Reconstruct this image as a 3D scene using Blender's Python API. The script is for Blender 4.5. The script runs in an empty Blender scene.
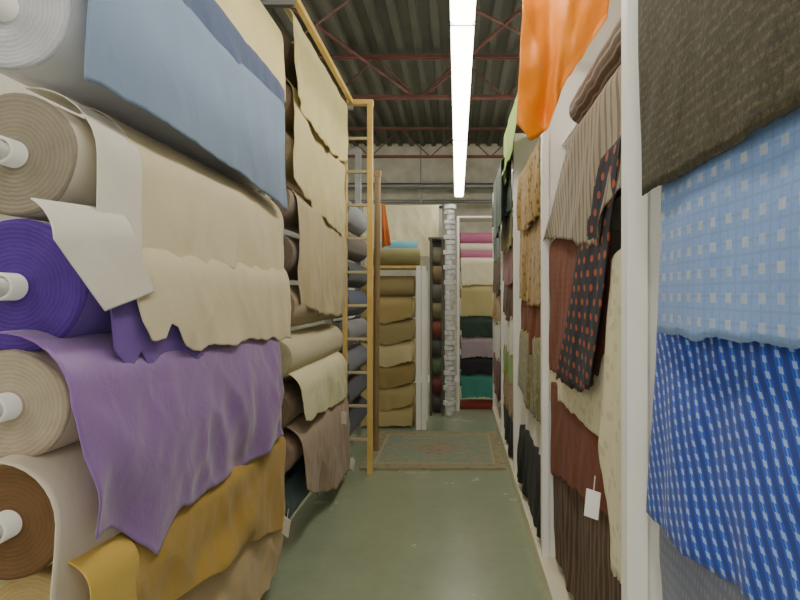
import bpy, math, random
from mathutils import Vector, noise
random.seed(7)
D=bpy.data; S=bpy.context.scene

def lin(h,boost=1.0):
    h=h.lstrip('#'); c=[int(h[i:i+2],16)/255 for i in (0,2,4)]
    c=[(v/12.92 if v<=0.04045 else ((v+0.055)/1.055)**2.4) for v in c]
    m=sum(c)/3
    c=[max(0,min(1,m+(v-m)*boost)) for v in c]
    return (c[0],c[1],c[2],1)

class NT:
    def __init__(s,name):
        s.m=D.materials.new(name); s.m.use_nodes=True
        s.t=s.m.node_tree; s.b=s.t.nodes['Principled BSDF']
    def n(s,typ,**k):
        x=s.t.nodes.new(typ)
        for a,v in k.items(): setattr(x,a,v)
        return x
    def l(s,a,b): s.t.links.new(a,b)
    def math(s,op,a,b=None,c=None):
        x=s.n('ShaderNodeMath',operation=op)
        for i,v in enumerate((a,b,c)):
            if v is None: continue
            if isinstance(v,(int,float)): x.inputs[i].default_value=v
            else: s.l(v,x.inputs[i])
        return x.outputs[0]
    def mix(s,f,a,b):
        x=s.n('ShaderNodeMix',data_type='RGBA')
        for sock,v in ((x.inputs[0],f),(x.inputs[6],a),(x.inputs[7],b)):
            if isinstance(v,(int,float)): sock.default_value=v
            elif isinstance(v,tuple): sock.default_value=v
            else: s.l(v,sock)
        return x.outputs[2]

BOOST=1.12
def fabric(name,c1,c2='#ffffff',pat=None,rough=.85,bump=.3,sheen=.12,var=.1,scale=1.0,boost=None):
    t=NT(name); b=t.b
    tc=t.n('ShaderNodeTexCoord'); uv=tc.outputs['UV']
    sep=t.n('ShaderNodeSeparateXYZ'); t.l(uv,sep.inputs[0]); u,v=sep.outputs[0],sep.outputs[1]
    bo=boost or BOOST
    A=lin(c1,bo); B=lin(c2,bo)
    M=t.math
    def fr(x,s): return M('FRACT',M('DIVIDE',x,s*scale))
    col=None
    if pat=='squares':
        fu,fv=fr(u,.056),fr(v,.046)
        iu=M('MULTIPLY',M('GREATER_THAN',fu,.3),M('LESS_THAN',fu,.68))
        iv=M('MULTIPLY',M('GREATER_THAN',fv,.3),M('LESS_THAN',fv,.68))
        no=t.n('ShaderNodeTexNoise'); t.l(uv,no.inputs['Vector']); no.inputs['Scale'].default_value=14
        f=M('MULTIPLY',M('MULTIPLY',iu,iv),M('MULTIPLY',no.outputs[0],1.3))
        g=M('MULTIPLY',M('MAXIMUM',M('LESS_THAN',fr(u,.028),.2),M('LESS_THAN',fr(v,.023),.2)),.45)
        col=t.mix(f,t.mix(g,A,lin('#7089ba')),B)
    elif pat=='dash':
        q=M('DIVIDE',M('SUBTRACT',u,M('MULTIPLY',v,.5)),.042)
        a=M('FRACT',q)
        dark=M('MULTIPLY',M('GREATER_THAN',a,.58),.85)
        inl=M('MULTIPLY',M('GREATER_THAN',a,.12),M('LESS_THAN',a,.42))
        f=M('MULTIPLY',inl,M('LESS_THAN',M('FRACT',M('ADD',M('DIVIDE',v,.024),M('MULTIPLY',M('FLOOR',q),.5))),.45))
        core=M('MULTIPLY',M('LESS_THAN',M('ABSOLUTE',M('SUBTRACT',a,.27)),.05),.5)
        col=t.mix(M('MULTIPLY',M('MAXIMUM',f,core),.75),t.mix(dark,A,lin('#152b80')),B)
    elif pat=='dots':
        row=M('FLOOR',M('DIVIDE',v,.05))
        uu=M('ADD',M('DIVIDE',u,.10),M('MULTIPLY',row,.5))
        du=M('SUBTRACT',M('FRACT',uu),.5); dv=M('MULTIPLY',M('SUBTRACT',M('FRACT',M('DIVIDE',v,.05)),.5),.75)
        d=M('SQRT',M('ADD',M('MULTIPLY',du,du),M('MULTIPLY',dv,dv)))
        col=t.mix(M('LESS_THAN',d,.19),A,B)
    elif pat=='stripes':
        col=t.mix(M('LESS_THAN',fr(u,.06),.35),A,B)
    elif pat=='hstripes':
        col=t.mix(M('LESS_THAN',fr(v,.03),.3),A,B)
    elif pat=='weave':
        fu,fv=fr(u,.018),fr(v,.03)
        f=M('MULTIPLY',M('LESS_THAN',fu,.5),M('LESS_THAN',fv,.55))
        no=t.n('ShaderNodeTexNoise'); t.l(uv,no.inputs['Vector']); no.inputs['Scale'].default_value=30
        col=t.mix(M('MULTIPLY',f,no.outputs[0]),A,B)
    elif pat=='tweed':
        no=t.n('ShaderNodeTexNoise'); t.l(uv,no.inputs['Vector']); no.inputs['Scale'].default_value=60; no.inputs['Detail'].default_value=5; no.inputs['Roughness'].default_value=.8
        br=M('LESS_THAN',fr(v,.022),.35)
        mr=t.n('ShaderNodeMapRange'); t.l(no.outputs[0],mr.inputs[0]); mr.inputs[1].default_value=.42; mr.inputs[2].default_value=.62
        col=t.mix(M('MULTIPLY',mr.outputs[0],M('ADD',M('MULTIPLY',br,.6),.4)),A,B)
    elif pat=='floral':
        vo=t.n('ShaderNodeTexVoronoi'); t.l(uv,vo.inputs['Vector']); vo.inputs['Scale'].default_value=22/scale
        col=t.mix(M('LESS_THAN',vo.outputs['Distance'],.34),A,B)
    n1=t.n('ShaderNodeTexNoise'); t.l(tc.outputs['Object'],n1.inputs['Vector']); n1.inputs['Scale'].default_value=3.5; n1.inputs['Detail'].default_value=4
    k=M('ADD',M('MULTIPLY',n1.outputs[0],var*2),1-var)
    vm=t.n('ShaderNodeVectorMath',operation='SCALE')
    if col is None: vm.inputs[0].default_value=A[:3]
    else: t.l(col,vm.inputs[0])
    t.l(k,vm.inputs['Scale']); t.l(vm.outputs[0],b.inputs['Base Color'])
    n2=t.n('ShaderNodeTexNoise'); t.l(tc.outputs['Object'],n2.inputs['Vector']); n2.inputs['Scale'].default_value=10; n2.inputs['Detail'].default_value=8; n2.inputs['Distortion'].default_value=.6
    n4=t.n('ShaderNodeTexNoise'); t.l(tc.outputs['Object'],n4.inputs['Vector']); n4.inputs['Scale'].default_value=140
    bp=t.n('ShaderNodeBump'); bp.inputs['Strength'].default_value=bump; bp.inputs['Distance'].default_value=.02
    t.l(M('ADD',n2.outputs[0],M('MULTIPLY',n4.outputs[0],.12)),bp.inputs['Height']); t.l(bp.outputs[0],b.inputs['Normal'])
    b.inputs['Roughness'].default_value=rough
    b.inputs['Sheen Weight'].default_value=sheen
    return t.m

def roll_end(name,c1,c2):
    t=NT(name); tc=t.n('ShaderNodeTexCoord')
    w=t.n('ShaderNodeTexWave',wave_type='RINGS',rings_direction='Y'); t.l(tc.outputs['Object'],w.inputs['Vector'])
    w.inputs['Scale'].default_value=30; w.inputs['Distortion'].default_value=2.2; w.inputs['Detail Scale'].default_value=3
    n=t.n('ShaderNodeTexNoise'); t.l(tc.outputs['Object'],n.inputs['Vector']); n.inputs['Scale'].default_value=18
    f=t.math('ADD',t.math('MULTIPLY',w.outputs['Fac'],.3),t.math('MULTIPLY',n.outputs[0],.7))
    t.l(t.mix(f,lin(c1,BOOST),lin(c2,BOOST)),t.b.inputs['Base Color'])
    bp=t.n('ShaderNodeBump'); bp.inputs['Strength'].default_value=.25; bp.inputs['Distance'].default_value=.006
    t.l(w.outputs['Fac'],bp.inputs['Height']); t.l(bp.outputs[0],t.b.inputs['Normal'])
    t.b.inputs['Roughness'].default_value=.9
    return t.m

def plain(name,c,rough=.5,metal=0,var=.1,scale=4,bump=0,c2=None):
    t=NT(name); tc=t.n('ShaderNodeTexCoord')
    n=t.n('ShaderNodeTexNoise'); t.l(tc.outputs['Object'],n.inputs['Vector']); n.inputs['Scale'].default_value=scale; n.inputs['Detail'].default_value=6
    A=lin(c); B=lin(c2) if c2 else tuple([x*(1-var*2) for x in A[:3]]+[1])
    mr=t.n('ShaderNodeMapRange'); t.l(n.outputs[0],mr.inputs[0]); mr.inputs[1].default_value=.35; mr.inputs[2].default_value=.65
    t.l(t.mix(mr.outputs[0],A,B),t.b.inputs['Base Color'])
    t.b.inputs['Roughness'].default_value=rough; t.b.inputs['Metallic'].default_value=metal
    if bump:
        bp=t.n('ShaderNodeBump'); bp.inputs['Strength'].default_value=bump; bp.inputs['Distance'].default_value=.02
        t.l(n.outputs[0],bp.inputs['Height']); t.l(bp.outputs[0],t.b.inputs['Normal'])
    return t.m

class MB:
    def __init__(s): s.v=[];s.f=[];s.mi=[];s.sm=[];s.uv=[]
    def add(s,vs,fs,mi=0,smooth=False,uvs=None):
        o=len(s.v); s.v+=[tuple(x) for x in vs]
        for f in fs:
            s.f.append([o+i for i in f]); s.mi.append(mi); s.sm.append(smooth)
        s.uv+= uvs if uvs else [(p[0]+p[1],p[2]) for p in vs]
    def box(s,x0,x1,y0,y1,z0,z1,mi=0):
        vs=[(x,y,z) for z in(z0,z1) for y in(y0,y1) for x in(x0,x1)]
        s.add(vs,[(0,2,3,1),(4,5,7,6),(0,1,5,4),(2,6,7,3),(0,4,6,2),(1,3,7,5)],mi)
    def tube(s,a,b,r,mi=0,n=12,r2=None):
        a=Vector(a);b=Vector(b);d=(b-a).normalized(); r2=r if r2 is None else r2
        up=Vector((0,0,1)) if abs(d.z)<.9 else Vector((1,0,0))
        p=d.cross(up).normalized();q=d.cross(p)
        vs=[];fs=[]
        for c,rr in((a,r),(b,r2)):
            for i in range(n):
                an=2*math.pi*i/n; vs.append(c+p*math.cos(an)*rr+q*math.sin(an)*rr)
        for i in range(n): j=(i+1)%n; fs.append((i,j,n+j,n+i))
        s.add(vs,fs,mi,True)
        s.add(vs,[tuple(range(n))[::-1],tuple(range(n,2*n))],mi)
    def obj(s,name,mats,loc=(0,0,0),bevel=0,parent=None):
        me=D.meshes.new(name)
        me.from_pydata([(v[0]-loc[0],v[1]-loc[1],v[2]-loc[2]) for v in s.v],[],s.f)
        for m in mats: me.materials.append(m)
        me.polygons.foreach_set('material_index',s.mi); me.polygons.foreach_set('use_smooth',s.sm)
        ul=me.uv_layers.new(name='UVMap')
        for lp in me.loops: ul.data[lp.index].uv=s.uv[lp.vertex_index]
        me.update()
        o=D.objects.new(name,me); S.collection.objects.link(o); o.location=loc
        if parent: o.parent=parent
        if bevel:
            b=o.modifiers.new('bevel','BEVEL'); b.width=bevel; b.segments=2; b.limit_method='ANGLE'
        return o

def interp(pts,s):
    a0,a1=pts[0][0],pts[-1][0]; a=a0+(a1-a0)*s
    for i in range(len(pts)-1):
        p,q=pts[i],pts[i+1]
        if (a-p[0])*(a-q[0])<=1e-9 and p[0]!=q[0]:
            t=(a-p[0])/(q[0]-p[0]); return a,p[1]+(q[1]-p[1])*t
    return pts[-1]

def drape(name,mat,X,side,top,bot,tuck=.12,amp=.016,folds=5,seed=0,nu=90,nv=34,billow=.0,axis='y',ragged=.0025,shear=.5,arc=95,wr=.006):
    """cloth hanging in the plane x=X (axis y) or y=X (axis x); side=+1/-1 is outward direction."""
    rnd=random.Random(seed*13+5)
    ph=[(rnd.uniform(.5,1.5)*folds*k,rnd.uniform(0,6.28),rnd.uniform(-shear,shear)*6.28) for k in (.35,.8,1.5,2.6)]
    am=[.8,.8,.35,.15]
    rg=[(rnd.uniform(8,60),rnd.uniform(0,6.28)) for _ in range(5)]
    ev=(rnd.uniform(.6,1.4),rnd.uniform(0,6.28))
    mb=MB(); vs=[];uvs=[];fs=[]
    na=8
    for j in range(-na,nv+1):
        t=max(0,j/nv)
        for i in range(nu+1):
            s=i/nu
            ta,tz=interp(top,s); ba,bz=interp(bot,s)
            bz+=ragged*sum(math.sin(f*s+p) for f,p in rg)
            if ragged>0: bz+=.005*noise.noise(Vector((ba*45,seed,0)))+.012*noise.noise(Vector((ba*9,seed,3)))
            a=ta+(ba-ta)*t; z=tz+(bz-tz)*t
            env=.55+.45*math.sin(6.28*ev[0]*s+ev[1])
            F=env*sum(m*math.sin(6.28*k*s+p+sh*t) for m,(k,p,sh) in zip(am,ph))
            off=amp*(.25+.95*t**1.3)*F+billow*math.sin(math.pi*min(1,t*1.1))*.9
            # creases dragged diagonally through the cloth
            c1=noise.noise(Vector((a*5+z*3,z*2.2-a*1.0,seed*3.1))); c2=noise.noise(Vector((a*12-z*4,z*7,seed*1.7+9)))
            off+=wr*min(1,.35+t*2)*(1.0*(1-2*abs(c1))*.8+.45*c2)
            a+=amp*.4*t*math.cos(6.28*ph[1][0]*s+ph[1][1])
            if j<0 and tuck>0:
                an=math.radians(arc)*(-j/na)
                off=off*(1+j/na)-tuck*(1-math.cos(an)); z+=tuck*math.sin(an)
            v=z
            if axis=='y': vs.append((X+side*off,a,z))
            else: vs.append((a,X+side*off,z))
            uvs.append((a,v+ (off if j<0 else 0)))
    rows=nv+1+na
    for j in range(rows-1):
        for i in range(nu):
            k=j*(nu+1)+i; fs.append((k,k+1,k+nu+2,k+nu+1))
    mb.add(vs,fs,0,True,uvs)
    c=Vector((0,0,0))
    for v in vs: c+=Vector(v)
    c/=len(vs)
    o=mb.obj(name,[mat],loc=tuple(c))
    m=o.modifiers.new('cloth_thickness','SOLIDIFY'); m.thickness=.003; m.offset=0
    return o

TUBE=plain('cardboard_white',"#f0efea",.5,var=.03)
def roll(name,cx,cz,y0,y1,r,mat,endmat,axis='y',seed=0,core=.034,tube=None,stick=.0):
    rnd=random.Random(seed+99)
    prof=[(core*.75,.05),(core*.75,-stick),(core,-stick),(core,.0)]
    prof+=[(core+(r-core)*k/6, rnd.uniform(-.005,.005)) for k in range(1,6)]
    prof+=[(r*.985,.0),(r,.012)]
    L=y1-y0
    for k in range(1,13): prof.append((r*(1+rnd.uniform(-.02,.02)),.012+(L-.024)*k/13))
    prof+=[(r,L-.012),(r*.98,L),(core,L)]
    n=40; vs=[];uvs=[];fs=[[],[],[]]
    ph=rnd.uniform(0,6.28)
    for k,(rr,yy) in enumerate(prof):
        for i in range(n):
            an=2*math.pi*i/n
            q=rr*(1+ (.03*math.sin(an*2+ph)+.015*math.sin(an*5+yy*3) if rr>core*1.5 else 0))
            px,pz=q*math.cos(an),q*math.sin(an)*(.97)
            if axis=='y': vs.append((cx+px,y0+yy,cz+pz))
            else: vs.append((y0+yy,cx+px,cz+pz))
            uvs.append((yy,an*rr))
    for k in range(len(prof)-1):
        m=2 if k<3 else (1 if k<10 else 0)
        for i in range(n):
            j=(i+1)%n; fs[m].append((k*n+i,k*n+j,(k+1)*n+j,(k+1)*n+i))
    fs[1].append(tuple((len(prof)-1)*n+i for i in range(n)))
    mb=MB()
    mb.add(vs,fs[0],0,True,uvs)
    for m in (1,2):
        for f in fs[m]: mb.f.append(list(f)); mb.mi.append(m); mb.sm.append(True)
    loc=(cx,y0,cz) if axis=='y' else (y0,cx,cz)
    return mb.obj(name,[mat,endmat,tube or TUBE],loc=loc)

# ---------------------------------------------------------------- room shell
floor_m=NT('painted_concrete')
t=floor_m; tc=t.n('ShaderNodeTexCoord')
n=t.n('ShaderNodeTexNoise'); t.l(tc.outputs['Object'],n.inputs['Vector']); n.inputs['Scale'].default_value=1.3; n.inputs['Detail'].default_value=6; n.inputs['Roughness'].default_value=.6
n3=t.n('ShaderNodeTexNoise'); t.l(tc.outputs['Object'],n3.inputs['Vector']); n3.inputs['Scale'].default_value=18; n3.inputs['Detail'].default_value=5
f=t.math('ADD',t.math('MULTIPLY',n.outputs[0],.7),t.math('MULTIPLY',n3.outputs[0],.3))
mr=t.n('ShaderNodeMapRange'); t.l(f,mr.inputs[0]); mr.inputs[1].default_value=.3; mr.inputs[2].default_value=.7
t.l(t.mix(mr.outputs[0],lin('#8f9a80'),lin('#9ca78d')),t.b.inputs['Base Color'])
t.l(t.math('ADD',t.math('MULTIPLY',n.outputs[0],.12),.2),t.b.inputs['Roughness'])
bp=t.n('ShaderNodeBump'); bp.inputs['Strength'].default_value=.05; t.l(n3.outputs[0],bp.inputs['Height']); t.l(bp.outputs[0],t.b.inputs['Normal'])
wall_m=plain('block_wall_paint','#c9c7ba',.8,var=.08,scale=3,bump=.1)
insul=plain('wall_pale_board','#d2cfc0',.6,scale=4,c2='#b8b5a6',bump=.3)
deck=plain('metal_deck','#505144',.6,scale=2,c2='#434539')
red=plain('red_oxide_steel','#6e4036',.6,scale=6,c2='#56322a')
white=plain('white_painted_board','#f6f5f0',.5,var=.02)
yellow=plain('yellow_painted_wood','#e0c47a',.5,scale=6,c2='#d3b15c')
steel=plain('galvanised_pipe','#9a9c9c',.4,metal=.6)
XL,XR,YB,YF,ZC=-3.2,2.6,-2.0,10.3,4.05
def slab(name,x0,x1,y0,y1,z0,z1,m):
    b=MB(); b.box(x0,x1,y0,y1,z0,z1); return b.obj(name,[m])
slab('floor',XL,XR,YB,YF,-.1,0,floor_m.m)
slab('wall_left',XL-.1,XL,YB,YF,0,ZC,wall_m)
slab('wall_right',XR,XR+.1,YB,YF,0,ZC,wall_m)
slab('wall_back',XL-.1,XR+.1,YF,YF+.1,0,ZC+.1,insul)
b=MB(); x=XL
prof=[]
while x<XR: 
    prof+=[(x,ZC+.05),(x+.09,ZC+.05),(x+.11,ZC),(x+.17,ZC)]; x+=.19
vs=[];fs=[]
for (x,z) in prof: vs+=[(x,YB,z),(x,YF,z)]
for i in range(len(prof)-1): fs.append((2*i,2*i+1,2*i+3,2*i+2))
b.add(vs,fs); b.box(XL,XR,YB,YF,ZC+.06,ZC+.1); b.obj('ceiling',[deck])
slab('baseboard_back',XL,XR,YF-.02,YF,0,.12,white)

def joist(yc,name='roof_truss'):
    b=MB(); zt,zb=ZC-.04,ZC-.46; a0,a1=XL+.02,XR-.02
    for z in (zt,zb):
        b.box(a0,a1,yc-.04,yc-.01,z-.028,z); b.box(a0,a1,yc+.01,yc+.04,z-.028,z)
    x=XL+.1;k=0
    while x+.45<XR:
        z0,z1=(zb-.02,zt-.02) if k%2==0 else (zt-.02,zb-.02)
        b.tube((x,yc,z0),(x+.45,yc,z1),.009,n=8); x+=.45;k+=1
    return b.obj(name,[red])
for yc in (1.2,3.9,6.3,9.0): joist(yc)
b=MB()
for (x0,x1) in ((-1.9,-.5),(1.1,-.3)):
    for y0 in (3.95,):
        b.tube((x0,y0,ZC-.06),(x1,y0+2.3,ZC-.45),.016,n=8)
        b.tube((x1,y0,ZC-.45),(x0,y0+2.3,ZC-.06),.012,n=8)
b.obj('truss_cross_bracing',[red])
b=MB(); b.tube((-2.9,9.9,3.3),(2.3,9.9,3.3),.05); b.tube((-2.9,9.95,3.05),(2.3,9.95,3.05),.03)
for x in (-2.4,-.6,1.4): b.tube((x,9.92,3.0),(x,9.92,4.0),.012)
b.obj('ceiling_pipe_run',[steel])

# ---------------------------------------------------------------- lights
em=NT('fluorescent_diffuser_glow'); em.b.inputs['Base Color'].default_value=(1,1,1,1)
em.b.inputs['Emission Color'].default_value=(1,.945,.82,1); em.b.inputs['Emission Strength'].default_value=17
fix=plain('fixture_white_enamel','#f4f4f0',.4,var=.02)
def fixture(x,y0,y1,z,name='fluorescent_strip_light'):
    b=MB(); L=2.42; y=y0
    while y<y1-.1:
        e=min(y+L,y1)
        b.box(x-.05,x+.05,y,e-.002,z+.04,z+.09,0)
        pr=[(-.065,.04),(-.065,.0),(-.045,-.025),(.045,-.025),(.065,.0),(.065,.04)]
        vs=[(x+p[0],yy,z+p[1]) for yy in (y+.006,e-.008) for p in pr]
        fs=[(i,i+1,7+i,6+i) for i in range(5)]+[(5,0,6,11),(0,1,2,3,4,5),(11,10,9,8,7,6)]
        b.add(vs,fs,1)
        for yy in (y+.0,e-.008): b.box(x-.066,x+.066,yy,yy+.006,z-.026,z+.045,0)
        for yy in (y+.3,e-.3): b.tube((x,yy,z+.08),(x,yy,ZC-.0),.004,0,n=6)
        y=e
    return b.obj(name,[fix,em.m])
fixture(.03,-1.6,8.9,2.98)
fixture(-2.3,-1.6,8.9,3.3)  # unseen row added beyond the left rack to brighten the hall
fixture(1.9,-1.6,8.9,3.3)  # added fill row past the right rack, out of view
w=D.worlds.new('World'); S.world=w; w.use_nodes=True
w.node_tree.nodes['Background'].inputs[0].default_value=(1,.94,.83,1); w.node_tree.nodes['Background'].inputs[1].default_value=1.7  # front side left open so the world adds soft fill from behind the camera

# ---------------------------------------------------------------- left rack
b=MB()
UP=[1.1,3.22,5.02,6.5]
for y in UP:
    for x in (-1.07,-1.95):
        b.box(x-.03,x+.03,y-.03,y+.03,0,3.08,0)
    for z in (.1,1.0,2.0,3.02): b.box(-1.95,-1.07,y-.015,y+.015,z,z+.05,0)
b.box(-.89,-.86,1.0,4.99,3.085,3.12,1)
for y in UP[:3]: b.box(-1.1,-.87,y-.02,y+.02,3.05,3.085,0)
rows1=[(2.80,.14),(2.5,.15),(2.18,.15),(1.84,.15),(1.52,.172),(1.235,.14),(.955,.14),(.68,.13),(.41,.13),(.145,.13)]
rows2=[(2.9,.13),(2.62,.13),(2.34,.13),(2.04,.13),(1.73,.14),(1.43,.14),(1.135,.14),(.85,.13),(.57,.13),(.29,.13)]
for z,r in rows1: b.tube((-1.07,1.30,z),(-1.07,3.22,z),.021,2)
for z,r in rows2: b.tube((-1.07,3.22,z),(-1.07,5.0,z),.021,2)
for z in (.3,.58,.86,1.14,1.42,1.7,1.98,2.26): b.tube((-1.07,5.03,z),(-1.07,6.5,z),.021,2)
b.obj('fabric_roll_rack',[steel,yellow,TUBE])

def fm(c,n=None,**k): return fabric(n or ('cloth_'+c.strip('#')),c,**k)
C1=['#d0c6ae','#8f949e','#d4d4d8','#d0c8b6','#6c50a4','#cfc4ae','#d6ccba','#b9a070','#bba98c','#a8957a']
E1=[('#b5a98e','#8a7f68'),('#8a8d94','#6c7078'),('#d0d0d6','#aaaab2'),('#9c9484','#787062'),('#5a3e94','#3e2870'),('#b6ab98','#978c7a'),('#765a3e','#5f472c'),('#b9a67c','#9b865a'),('#a8987c','#8a7c64'),('#8a7a60','#6c5f4a')]
for i,((z,r),c,e) in enumerate(zip(rows1,C1,E1)):
    y0=1.45+[.05,0,-.03,0,0,-.02,-.02,.05,.1,.1][i]
    roll('fabric_roll',-1.07,z,y0,3.12,r,fm(c),roll_end('roll_end_%d'%i,*e),seed=i,stick=.05)
C2=['#5d5248','#a89274','#c6b696','#978a7c','#7a6e64','#b0a088','#c9c2a4','#76604f','#a8917a','#3c5256']
for i,((z,r),c) in enumerate(zip(rows2,C2)):
    roll('fabric_roll',-1.07,z,3.36+.03*(i%3),4.9,r,fm(c,'cloth2_%d'%i),roll_end('roll_end2_%d'%i,c,'#75685a' if i!=6 else '#a09a80'),seed=i+20)
C3=['#4a4f5c','#5c5f6a','#7b7f8a','#94949a','#5a627a','#4c5058','#7a7068','#93979c']
for i,(z,c) in enumerate(zip((.3,.58,.86,1.14,1.42,1.7,1.98,2.26),C3)):
    roll('fabric_roll',-1.07,z,5.2+.04*(i%2),6.42,.13,fm(c,'cloth3_%d'%i),roll_end('roll_end3_%d'%i,c,'#3c3e46'),seed=i+40)

slate=fm('#8397b2'); navy=fm('#4c5a7a'); cream=fm('#dfd5b4'); ivory=fm('#e6e3d6'); butter=fm('#e2d5a0')
lav=fm('#9070ac',rough=.45,sheen=.3,bump=.4); purp=fm('#7458a8','cloth_purple2'); ochre=fm('#b0914c'); tan=fm('#c2ab84'); khaki=fm('#d0c594'); khaki2=fm('#d2c69a'); beige=fm('#c4b694'); taupe=fm('#a59280'); gold=fm('#ccae5c')
L=+1
drape('cream_fabric_drape',butter,-.90,L,[(2.05,2.80),(3.1,2.80)],[(2.05,2.55),(2.5,2.53),(3.1,2.50)],tuck=.14,seed=1,folds=3,amp=.01)
drape('navy_fabric_drape',navy,-.885,L,[(1.62,2.52),(3.08,2.52)],[(1.65,2.40),(2.3,2.41),(3.05,2.40)],tuck=.15,seed=2,folds=3,amp=.008)
drape('slate_blue_fabric_drape',slate,-.862,L,[(1.42,2.42),(2.2,2.38),(3.0,2.42)],[(1.40,2.01),(1.8,2.0),(2.4,1.985),(3.03,1.93)],tuck=.08,seed=3,folds=3,amp=.008,ragged=.001)
drape('white_fabric_drape',ivory,-.893,L,[(1.49,1.85),(1.70,1.85)],[(1.48,1.61),(1.68,1.60)],tuck=.165,seed=4,folds=.6,amp=.004,ragged=0,wr=.002)
drape('cream_fabric_drape',cream,-.898,L,[(1.66,1.86),(3.12,1.86)],[(1.64,1.605),(2.2,1.60),(2.7,1.60),(3.12,1.585)],tuck=.165,seed=5,folds=4,amp=.009,wr=.013)
drape('purple_fabric_remnant',purp,-.888,L,[(1.52,1.5),(2.15,1.5)],[(1.55,1.36),(1.62,1.29),(1.68,1.34),(1.74,1.28),(1.8,1.33),(1.86,1.28),(2.15,1.3)],tuck=.17,seed=6,folds=2,amp=.006,ragged=.001)
drape('cream_fabric_drape',cream,-.872,L,[(1.60,1.54),(3.12,1.54)],[(1.65,1.43),(1.70,1.38),(1.78,1.37),(1.81,1.41),(1.86,1.40),(1.9,1.345),(2.03,1.31),(2.12,1.325),(2.3,1.30),(2.5,1.315),(3.1,1.275)],tuck=.185,seed=7,folds=4,amp=.006,ragged=.002,wr=.010)
drape('white_fabric_flap',ivory,-.860,L,[(1.28,1.62),(1.60,1.64)],[(1.47,1.46),(1.70,1.51)],tuck=.10,seed=8,folds=.4,amp=.004,arc=60,ragged=0,wr=.003)
drape('lavender_fabric_drape',lav,-.875,L,[(1.36,1.25),(2.94,1.25)],[(1.41,.93),(1.52,.91),(1.60,.86),(1.73,.75),(1.80,.79),(1.88,.835),(2.0,.81),(2.1,.82),(2.5,.79),(2.98,.81)],tuck=.165,seed=9,folds=3.2,amp=.018,shear=1.2,billow=.02,ragged=.001,wr=.016)
drape('beige_fabric_drape',fm('#d6ccb8','cloth_beige9'),-.91,L,[(1.36,.98),(3.1,.96)],[(1.34,.78),(1.45,.72),(1.9,.8),(2.5,.75),(3.1,.66)],tuck=.14,seed=10,folds=5,amp=.01)
drape('ochre_fabric_drape',ochre,-.875,L,[(1.46,.80),(2.2,.76),(3.05,.74)],[(1.42,.66),(1.7,.58),(2.1,.52),(2.5,.46),(2.97,.34)],tuck=.08,seed=11,folds=3.5,amp=.018,shear=1,wr=.018)
drape('gold_fabric_drape',gold,-.855,L,[(1.40,.80),(1.62,.78)],[(1.42,.62),(1.66,.6)],tuck=.08,seed=12,folds=1,amp=.012,wr=.003)
drape('tan_fabric_drape',tan,-.89,L,[(1.5,.48),(3.1,.42)],[(1.5,.2),(2.2,.16),(3.05,.12)],tuck=.16,seed=13,folds=4,amp=.02,wr=.02)
# second bay
drape('khaki_fabric_drape',khaki,-.895,L,[(3.26,3.02),(4.86,3.02)],[(3.3,2.60),(3.7,2.52),(4.2,2.50),(4.84,2.56)],tuck=.05,seed=14,folds=5,amp=.018,wr=.018)
drape('khaki_fabric_drape',khaki2,-.915,L,[(3.35,2.62),(4.86,2.62)],[(3.3,2.15),(3.8,2.06),(4.3,2.0),(4.86,1.95)],tuck=.12,seed=15,folds=5,amp=.016,wr=.018)
drape('beige_fabric_drape',beige,-.92,L,[(3.45,2.02),(4.9,2.02)],[(3.5,1.46),(4.0,1.37),(4.9,1.33)],tuck=.13,seed=16,folds=5,amp=.018,wr=.018)
drape('ivory_fabric_drape',fm('#ded9b8','cloth_iv2'),-.885,L,[(3.42,.93),(4.8,.93)],[(3.5,.76),(3.9,.74),(4.3,.70),(4.75,.69)],tuck=.13,seed=17,folds=4,amp=.014,wr=.014)
drape('taupe_fabric_drape',taupe,-.885,L,[(3.45,.60),(4.9,.60)],[(3.5,.36),(3.9,.20),(4.3,.12),(4.9,.08)],tuck=.15,seed=18,folds=5,amp=.02,wr=.018)

def tag(x,y,z,rot=0,name='price_tag',w=.05,h=.09):
    b=MB(); b.box(-.002,.002,-w/2,w/2,-h/2,h/2); b.tube((0,0,h/2-.01),(0,0,h/2+.05),.0015,n=6)
    o=b.obj(name,[TUBE]); o.location=(x,y,z); o.rotation_euler=(rot,0,.9); return o
tag(-.84,2.95,.36,.2); tag(-.83,4.75,.16,.2); tag(-.83,4.4,.60)

# ladder
b=MB(); yl=5.02
b.box(-.75,-.705,yl-.02,yl+.03,0,3.12,0)
b.box(-.955,-.92,yl-.02,yl+.03,0,3.08,0)
b.box(-.92,-.70,yl-.03,yl+.04,3.09,3.13,0)
z=.28
while z<3: b.box(-.92,-.75,yl-.012,yl+.022,z,z+.022,1); z+=.28
b.obj('rolling_ladder',[yellow,plain('rung_wood','#cfc19a',.6)],bevel=.004)
b=MB(); b.tube((-.78,5.75,0),(-.74,5.6,2.62),.028,0); b.box(-.77,-.71,5.57,5.63,2.6,2.66,0)
b.obj('wooden_pole',[plain('brown_wood','#a08560',.6)])

# ---------------------------------------------------------------- right rack
R=-1
b=MB(); H=2.78
for y,x0,x1 in ((-.3,.46,.515),(1.62,.46,.515),(3.2,.455,.49),(4.75,.45,.53),(6.1,.45,.5),(7.5,.45,.5)):
    b.box(x0,x1,y,y+.06,0,H,0); b.box(x1,1.1,y+.015,y+.045,0,H,0)
b.box(1.1,1.12,-.3,7.56,0,H,0)
for z in (.10,.5,.95,1.4,1.85,2.3,2.74):
    b.box(.56,1.1,-.3,7.5,z,z+.02,0)
b.box(.44,.455,-.3,7.5,0,.10,1)
b.box(.455,.56,-.3,7.5,0.085,.10,1)
b.obj('white_fabric_shelving',[white,plain('cream_trim','#e4dfc4',.5,var=.03)])

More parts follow.
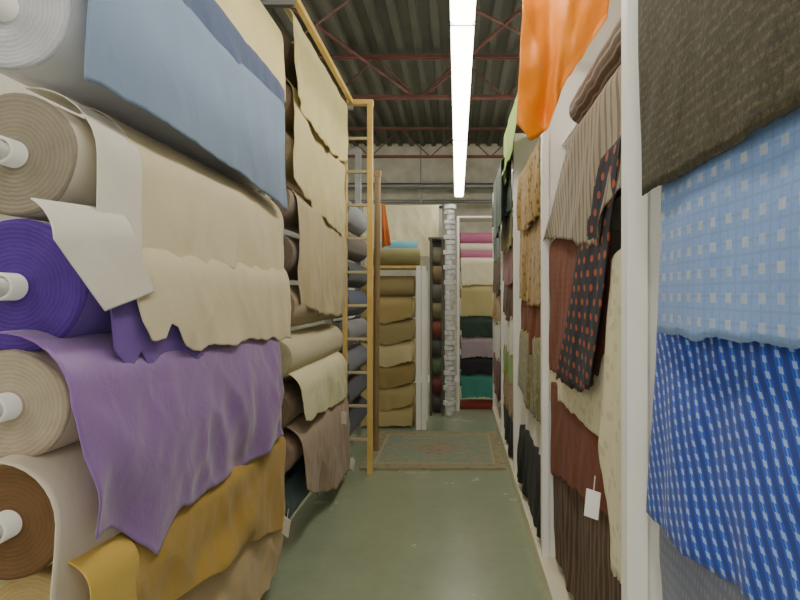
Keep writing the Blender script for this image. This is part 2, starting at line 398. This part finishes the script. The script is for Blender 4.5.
olive=fabric('cloth_olive_tweed','#322f22','#5f5942','tweed',sheen=.02); lblue=fabric('cloth_light_blue','#809ed2','#b6bdc6','squares',bump=.2)
cobalt=fabric('cloth_cobalt','#2356c2','#b0c8ee','dash',bump=.08); greyb=fabric('cloth_grey_blue','#70768a','#8f93a2','weave')
orange=fabric('silk_orange','#f59400',rough=.4,bump=.15,sheen=0,boost=1.15); pin=fabric('cloth_pinstripe','#54402f','#94806f','hstripes')
strp=fabric('cloth_taupe_stripe','#948770','#6a5d4b','stripes'); rust=fabric('cloth_rust','#723a22','#5e2f1c','weave',sheen=.03); dots=fabric('cloth_navy_dots','#181926','#9c5032','dots',sheen=.02)
crm=fabric('cloth_cream_pattern','#d6d0b2','#c6c0a0','floral'); dkb=fabric('cloth_dark_brown','#4a3426','#6c5642','stripes',sheen=.03); goldp=fabric('cloth_gold_brocade','#97793c','#5a4622','floral')
oli2=fabric('cloth_olive2','#6c6634','#8a824c','floral'); blk=fabric('cloth_black','#1a1a1d',sheen=.02); dgr=fabric('cloth_dark_green','#33483a'); grn=fabric('cloth_leaf_green','#7f9a40'); maro=fabric('cloth_maroon','#6a2e26'); whi=fabric('cloth_white','#dcdad2'); 
drape('blue_patterned_fabric_drape',cobalt,.502,R,[(.45,1.50),(1.46,1.62)],[(.45,.99),(1.0,.98),(1.3,.95),(1.58,.93)],tuck=.05,seed=30,folds=2.5,amp=.009,ragged=.001,wr=.008)
drape('grey_fabric_drape',greyb,.52,R,[(.4,1.0),(1.53,1.0)],[(.4,.5),(1.0,.55),(1.52,.6)],tuck=.04,seed=31,folds=4,amp=.008)
drape('light_blue_fabric_drape',lblue,.475,R,[(.45,2.0),(1.34,2.0)],[(.45,1.43),(.9,1.425),(1.42,1.41)],tuck=.08,seed=32,folds=1.6,amp=.006,ragged=.001,wr=.007)
drape('olive_tweed_fabric_drape',olive,.452,R,[(.4,2.6),(1.50,2.6)],[(.4,1.76),(.8,1.75),(1.2,1.74),(1.48,1.745)],tuck=.08,seed=33,folds=1.6,amp=.007,ragged=.001,wr=.006)
# bay 2
drape('orange_silk_drape',orange,2.45,-1,[(.27,2.92),(.62,2.90)],[(.25,2.20),(.30,2.13),(.36,2.19),(.44,2.36),(.52,2.46),(.60,2.62)],tuck=.10,seed=34,folds=1.6,amp=.035,shear=.9,billow=.05,ragged=.001,axis='x',arc=90,nu=60,wr=.04)
b=MB(); b.tube((.2,2.5,2.86),(1.05,2.5,2.86),.028,0); 
b.obj('cardboard_tube',[TUBE])
roll('pinstripe_fabric_roll',.56,2.30,1.70,2.6,.075,pin,roll_end('roll_end_pin','#5a463a','#3a2e26'),seed=70)
drape('striped_fabric_drape',strp,.465,R,[(1.69,2.13),(2.55,2.12)],[(1.74,1.80),(1.95,1.66),(2.3,1.70),(2.8,1.77),(3.35,1.80)],tuck=.08,seed=35,folds=3,amp=.016)
drape('rust_fabric_drape',rust,.49,R,[(1.9,1.78),(3.15,1.74)],[(1.95,1.2),(2.4,1.14),(2.8,1.12),(3.18,1.10)],tuck=.07,seed=36,folds=2.5,amp=.010)
drape('polka_dot_fabric_drape',dots,.462,R,[(1.69,1.92),(2.05,1.92)],[(2.02,1.18),(2.3,1.13),(2.78,1.12)],tuck=.07,seed=37,folds=1.2,amp=.010)
drape('cream_patterned_fabric_drape',crm,.478,R,[(1.69,1.62),(1.85,1.6)],[(1.72,.66),(1.85,.66),(1.98,1.0)],tuck=.04,seed=38,folds=1.5,amp=.010)
drape('cream_patterned_fabric_drape',crm,.492,R,[(1.9,1.30),(3.18,1.30)],[(1.9,1.02),(2.3,1.0),(2.8,1.0),(3.18,.93)],tuck=.05,seed=39,folds=3,amp=.010)
drape('rust_fabric_drape',rust,.497,R,[(1.9,1.04),(3.15,1.04)],[(1.95,.78),(2.4,.70),(3.12,.58)],tuck=.03,seed=40,folds=2.5,amp=.010)
drape('dark_striped_fabric_drape',dkb,.507,R,[(1.70,.84),(3.15,.84)],[(1.7,.3),(2.4,.2),(3.1,.14)],tuck=.03,seed=41,folds=4,amp=.012)
tag(.44,1.95,.82,.1)
# bay 3
items3=[(goldp,2.35,1.95,.46),(goldp,2.0,1.45,.475),(rust,1.55,1.15,.49),(oli2,1.2,.78,.47),(blk,.5,.14,.47),(whi,.85,.5,.50)]
for i,(m,zt,zb,X) in enumerate(items3):
    drape('shelf_fabric_drape',m,X,R,[(3.32,zt),(4.5,zt)],[(3.34,zb),(3.9,zb-.03),(4.55,zb+.04)],tuck=.06,seed=50+i,folds=5,amp=.018,nu=40)
items4=[(dgr,2.65,2.2,.44),(oli2,2.25,1.9,.45),(maro,1.95,1.6,.46),(dkb,1.6,1.3,.47),(whi,1.3,1.0,.47),(grn,1.0,.75,.47),(goldp,.75,.45,.47),(blk,.48,.14,.47)]
for i,(m,zt,zb,X) in enumerate(items4):
    drape('shelf_fabric_drape',m,X,R,[(4.9,zt),(6.0,zt)],[(4.9,zb),(5.4,zb-.03),(6.0,zb+.04)],tuck=.06,seed=60+i,folds=5,amp=.015,nu=40)
for i,(m,zt,zb,X) in enumerate([(blk,2.65,2.3,.45),(dgr,2.3,1.9,.45),(dkb,1.9,1.5,.45),(goldp,1.5,1.2,.45),(whi,1.2,.8,.45),(maro,.8,.4,.45)]):
    drape('shelf_fabric_drape',m,X,R,[(6.2,zt),(7.4,zt)],[(6.2,zb),(6.8,zb-.03),(7.4,zb+.04)],tuck=.06,seed=80+i,folds=5,amp=.015,nu=40)
drape('green_fabric_drape',grn,.40,R,[(3.7,2.82),(5.1,2.84)],[(3.9,2.66),(4.4,2.55),(5.1,2.42)],tuck=.05,seed=90,folds=3,amp=.015)
drape('dark_green_fabric_drape',dgr,.37,R,[(5.0,2.60),(6.0,2.60)],[(5.0,2.1),(5.4,2.02),(6.0,2.05)],tuck=.05,seed=91,folds=4,amp=.015)

# ---------------------------------------------------------------- back racks
b=MB()
for x in (-1.2,-.455,-.395): b.box(x,x+.05,6.68,6.73,0,1.82,0)
b.box(-1.2,-.35,6.7,7.2,1.80,1.83,1); b.box(-1.2,-1.15,7.15,7.2,0,1.8,0); b.box(-.40,-.35,7.15,7.2,0,1.8,0)
b.obj('roll_storage_stand',[white,yellow])
CK=['#9c8a5c','#bcae80','#a89668','#cbbf96','#b2a274','#c4b68c','#9d9068']
for i,c in enumerate(CK):
    z=.13+i*.245
    roll('fabric_roll',6.88,z,-1.12,-.48,.12,fm(c,'cloth4_%d'%i),roll_end('roll_end4_%d'%i,c,'#6a5c40'),axis='x',seed=i+100)
    if i<6: drape('khaki_fabric_drape',fm(CK[(i*3+1)%7],'cloth4b_%d'%i),6.74,-1,[(-1.1,z),(-.5,z)],[(-1.08,z-.12+.02*(i%2)),(-.8,z-.18),(-.5,z-.10)] if i else [(-1.1,.03),(-.5,.03)],tuck=.13,seed=110+i,folds=3,amp=.008,axis='x',nu=40)
roll('olive_fabric_roll',6.80,1.93,-.98,-.42,.10,fm('#8f8a62','cloth_ol5'),roll_end('re5','#8f8a62','#5c583e'),axis='x',seed=120)
drape('turquoise_fabric_pile',fm('#7cb6c8'),6.86,-1,[(-.95,2.06),(-.45,2.05)],[(-.9,2.02),(-.6,2.0),(-.5,2.01)],tuck=.07,seed=121,folds=4,amp=.02,axis='x',nu=40,arc=140)
drape('orange_fabric_drape',fm('#b8683a'),6.35,-1,[(-.80,2.45),(-.76,2.45)],[(-.80,2.0),(-.70,2.02)],tuck=.02,seed=122,folds=1,amp=.015,axis='x',nu=20)
drape('cream_fabric_drape',fm('#cdc8aa','cl9'),8.3,-1,[(-1.3,2.72),(-.25,2.72)],[(-1.3,2.02),(-.7,2.05),(-.25,2.0)],tuck=.03,seed=123,folds=4,amp=.04,axis='x',wr=.02)
b=MB(); 
for x in (-1.32,-.25): b.box(x,x+.04,8.34,8.38,0,2.76,0)
b.box(-1.32,-.21,8.34,8.38,2.70,2.74,0); b.obj('garment_rail_stand',[steel])
b=MB()
for x in (-.34,-.19): b.box(x,x+.03,7.45,7.5,0,2.2,0)
b.box(-.36,-.16,7.47,7.9,2.2,2.22,0); b.box(-.36,-.16,7.88,7.9,0,2.2,0)
b.obj('dark_storage_stand',[plain('dark_metal','#5a5a50',.5)])
for i,c in enumerate(['#4a4440','#6a3a34','#5a6a50','#4c4c4a','#7f4a3a','#7c7858','#6c6a5c','#8a7a5c','#83806c']):
    roll('fabric_roll',7.66,.12+i*.235,-.31,-.2,.11,fm(c,'cloth6_%d'%i),roll_end('roll_end6_%d'%i,c,'#28241f'),axis='x',seed=i+130)
b=MB(); b.tube((-.085,7.42,0),(-.085,7.42,2.62),.02,0); z=.02; k=0
while z<2.58:
    b.tube((-.085+.01*math.sin(k*2.3),7.42,z),(-.085+.01*math.sin(k*2.3),7.42,z+.05),.062+.014*((k*7)%3-1),0,n=16); z+=.062; k+=1
b.obj('stacked_spool_column',[plain('spool_white','#eceef0',.35,var=.12,scale=20)])
b=MB()
for x in (.0,.62): b.box(x,x+.03,7.75,7.8,0,2.5,0); b.box(x,x+.03,8.2,8.25,0,2.5,0)
b.box(0,.65,7.75,8.25,2.5,2.52,0)
b.obj('roll_display_stand',[white])
seq=[('#96483c',.02,.12),('#4a8a80',.16,.46),('#27272b',.46,.68),('#a89aa0',.68,.95),('#34463c',.95,1.2),('#beb286',1.22,1.62),('#dcd6bc',1.62,1.98),('#b0708c',1.98,2.10),('#dcd0c4',2.1,2.2),('#b0708c',2.2,2.32)]
for i,(c,z0,z1) in enumerate(seq):
    m=fm(c,'cloth7_%d'%i)
    roll('fabric_roll',7.95,z1-.07,.04,.6,min(.1,(z1-z0)/2+.02),m,roll_end('roll_end7_%d'%i,c,'#555555'),axis='x',seed=i+150)
    if z1-z0>.2: drape('hanging_fabric_drape',m,7.80,-1,[(.05,z1-.07),(.6,z1-.07)],[(.06,z0),(.3,z0+.02),(.6,z0-.01)],tuck=.08,seed=160+i,folds=3,amp=.012,axis='x',nu=40)

# rug
t=NT('persian_rug'); tc=t.n('ShaderNodeTexCoord'); sp=t.n('ShaderNodeSeparateXYZ'); t.l(tc.outputs['Object'],sp.inputs[0])
ax=t.math('ABSOLUTE',sp.outputs[0]); ay=t.math('ABSOLUTE',sp.outputs[1])
edge=t.math('MAXIMUM',t.math('SUBTRACT',ax,.69-.16),t.math('SUBTRACT',ay,.70-.16))
vo=t.n('ShaderNodeTexVoronoi'); t.l(tc.outputs['Object'],vo.inputs['Vector']); vo.inputs['Scale'].default_value=13
fl=t.math('LESS_THAN',vo.outputs['Distance'],.4)
inner=t.mix(fl,lin('#879480'),lin('#9c967c')); bord=t.mix(fl,lin('#9a9274'),lin('#8c826a'))
dm=t.math('LESS_THAN',t.math('ADD',t.math('MULTIPLY',ax,1.2),ay),.32)
inner=t.mix(dm,inner,t.mix(fl,lin('#a08f74'),lin('#808a80')))
c=t.mix(t.math('GREATER_THAN',edge,0.0),inner,bord)
c=t.mix(t.math('LESS_THAN',t.math('ABSOLUTE',t.math('SUBTRACT',edge,.0)),.012),c,lin('#aaa282'))
t.l(c,t.b.inputs['Base Color']); t.b.inputs['Roughness'].default_value=.95
b=MB(); b.box(-.84,.42,5.15,6.55,.001,.012); 
for i in range(62):
    x=-.83+i*.02; b.box(x,x+.008,5.12,5.15,.001,.006); b.box(x,x+.008,6.55,6.58,.001,.006)
b.obj('area_rug',[t.m],loc=(-.2,5.85,0))

# ---------------------------------------------------------------- camera
cd=D.cameras.new('camera'); cam=D.objects.new('camera',cd); S.collection.objects.link(cam)
cam.location=(0,0,1.5); cam.rotation_euler=(math.radians(90),0,0)
cd.sensor_width=36; cd.lens=27; cd.shift_x=-57/800; cd.shift_y=-5/800; cd.clip_start=.05
S.camera=cam
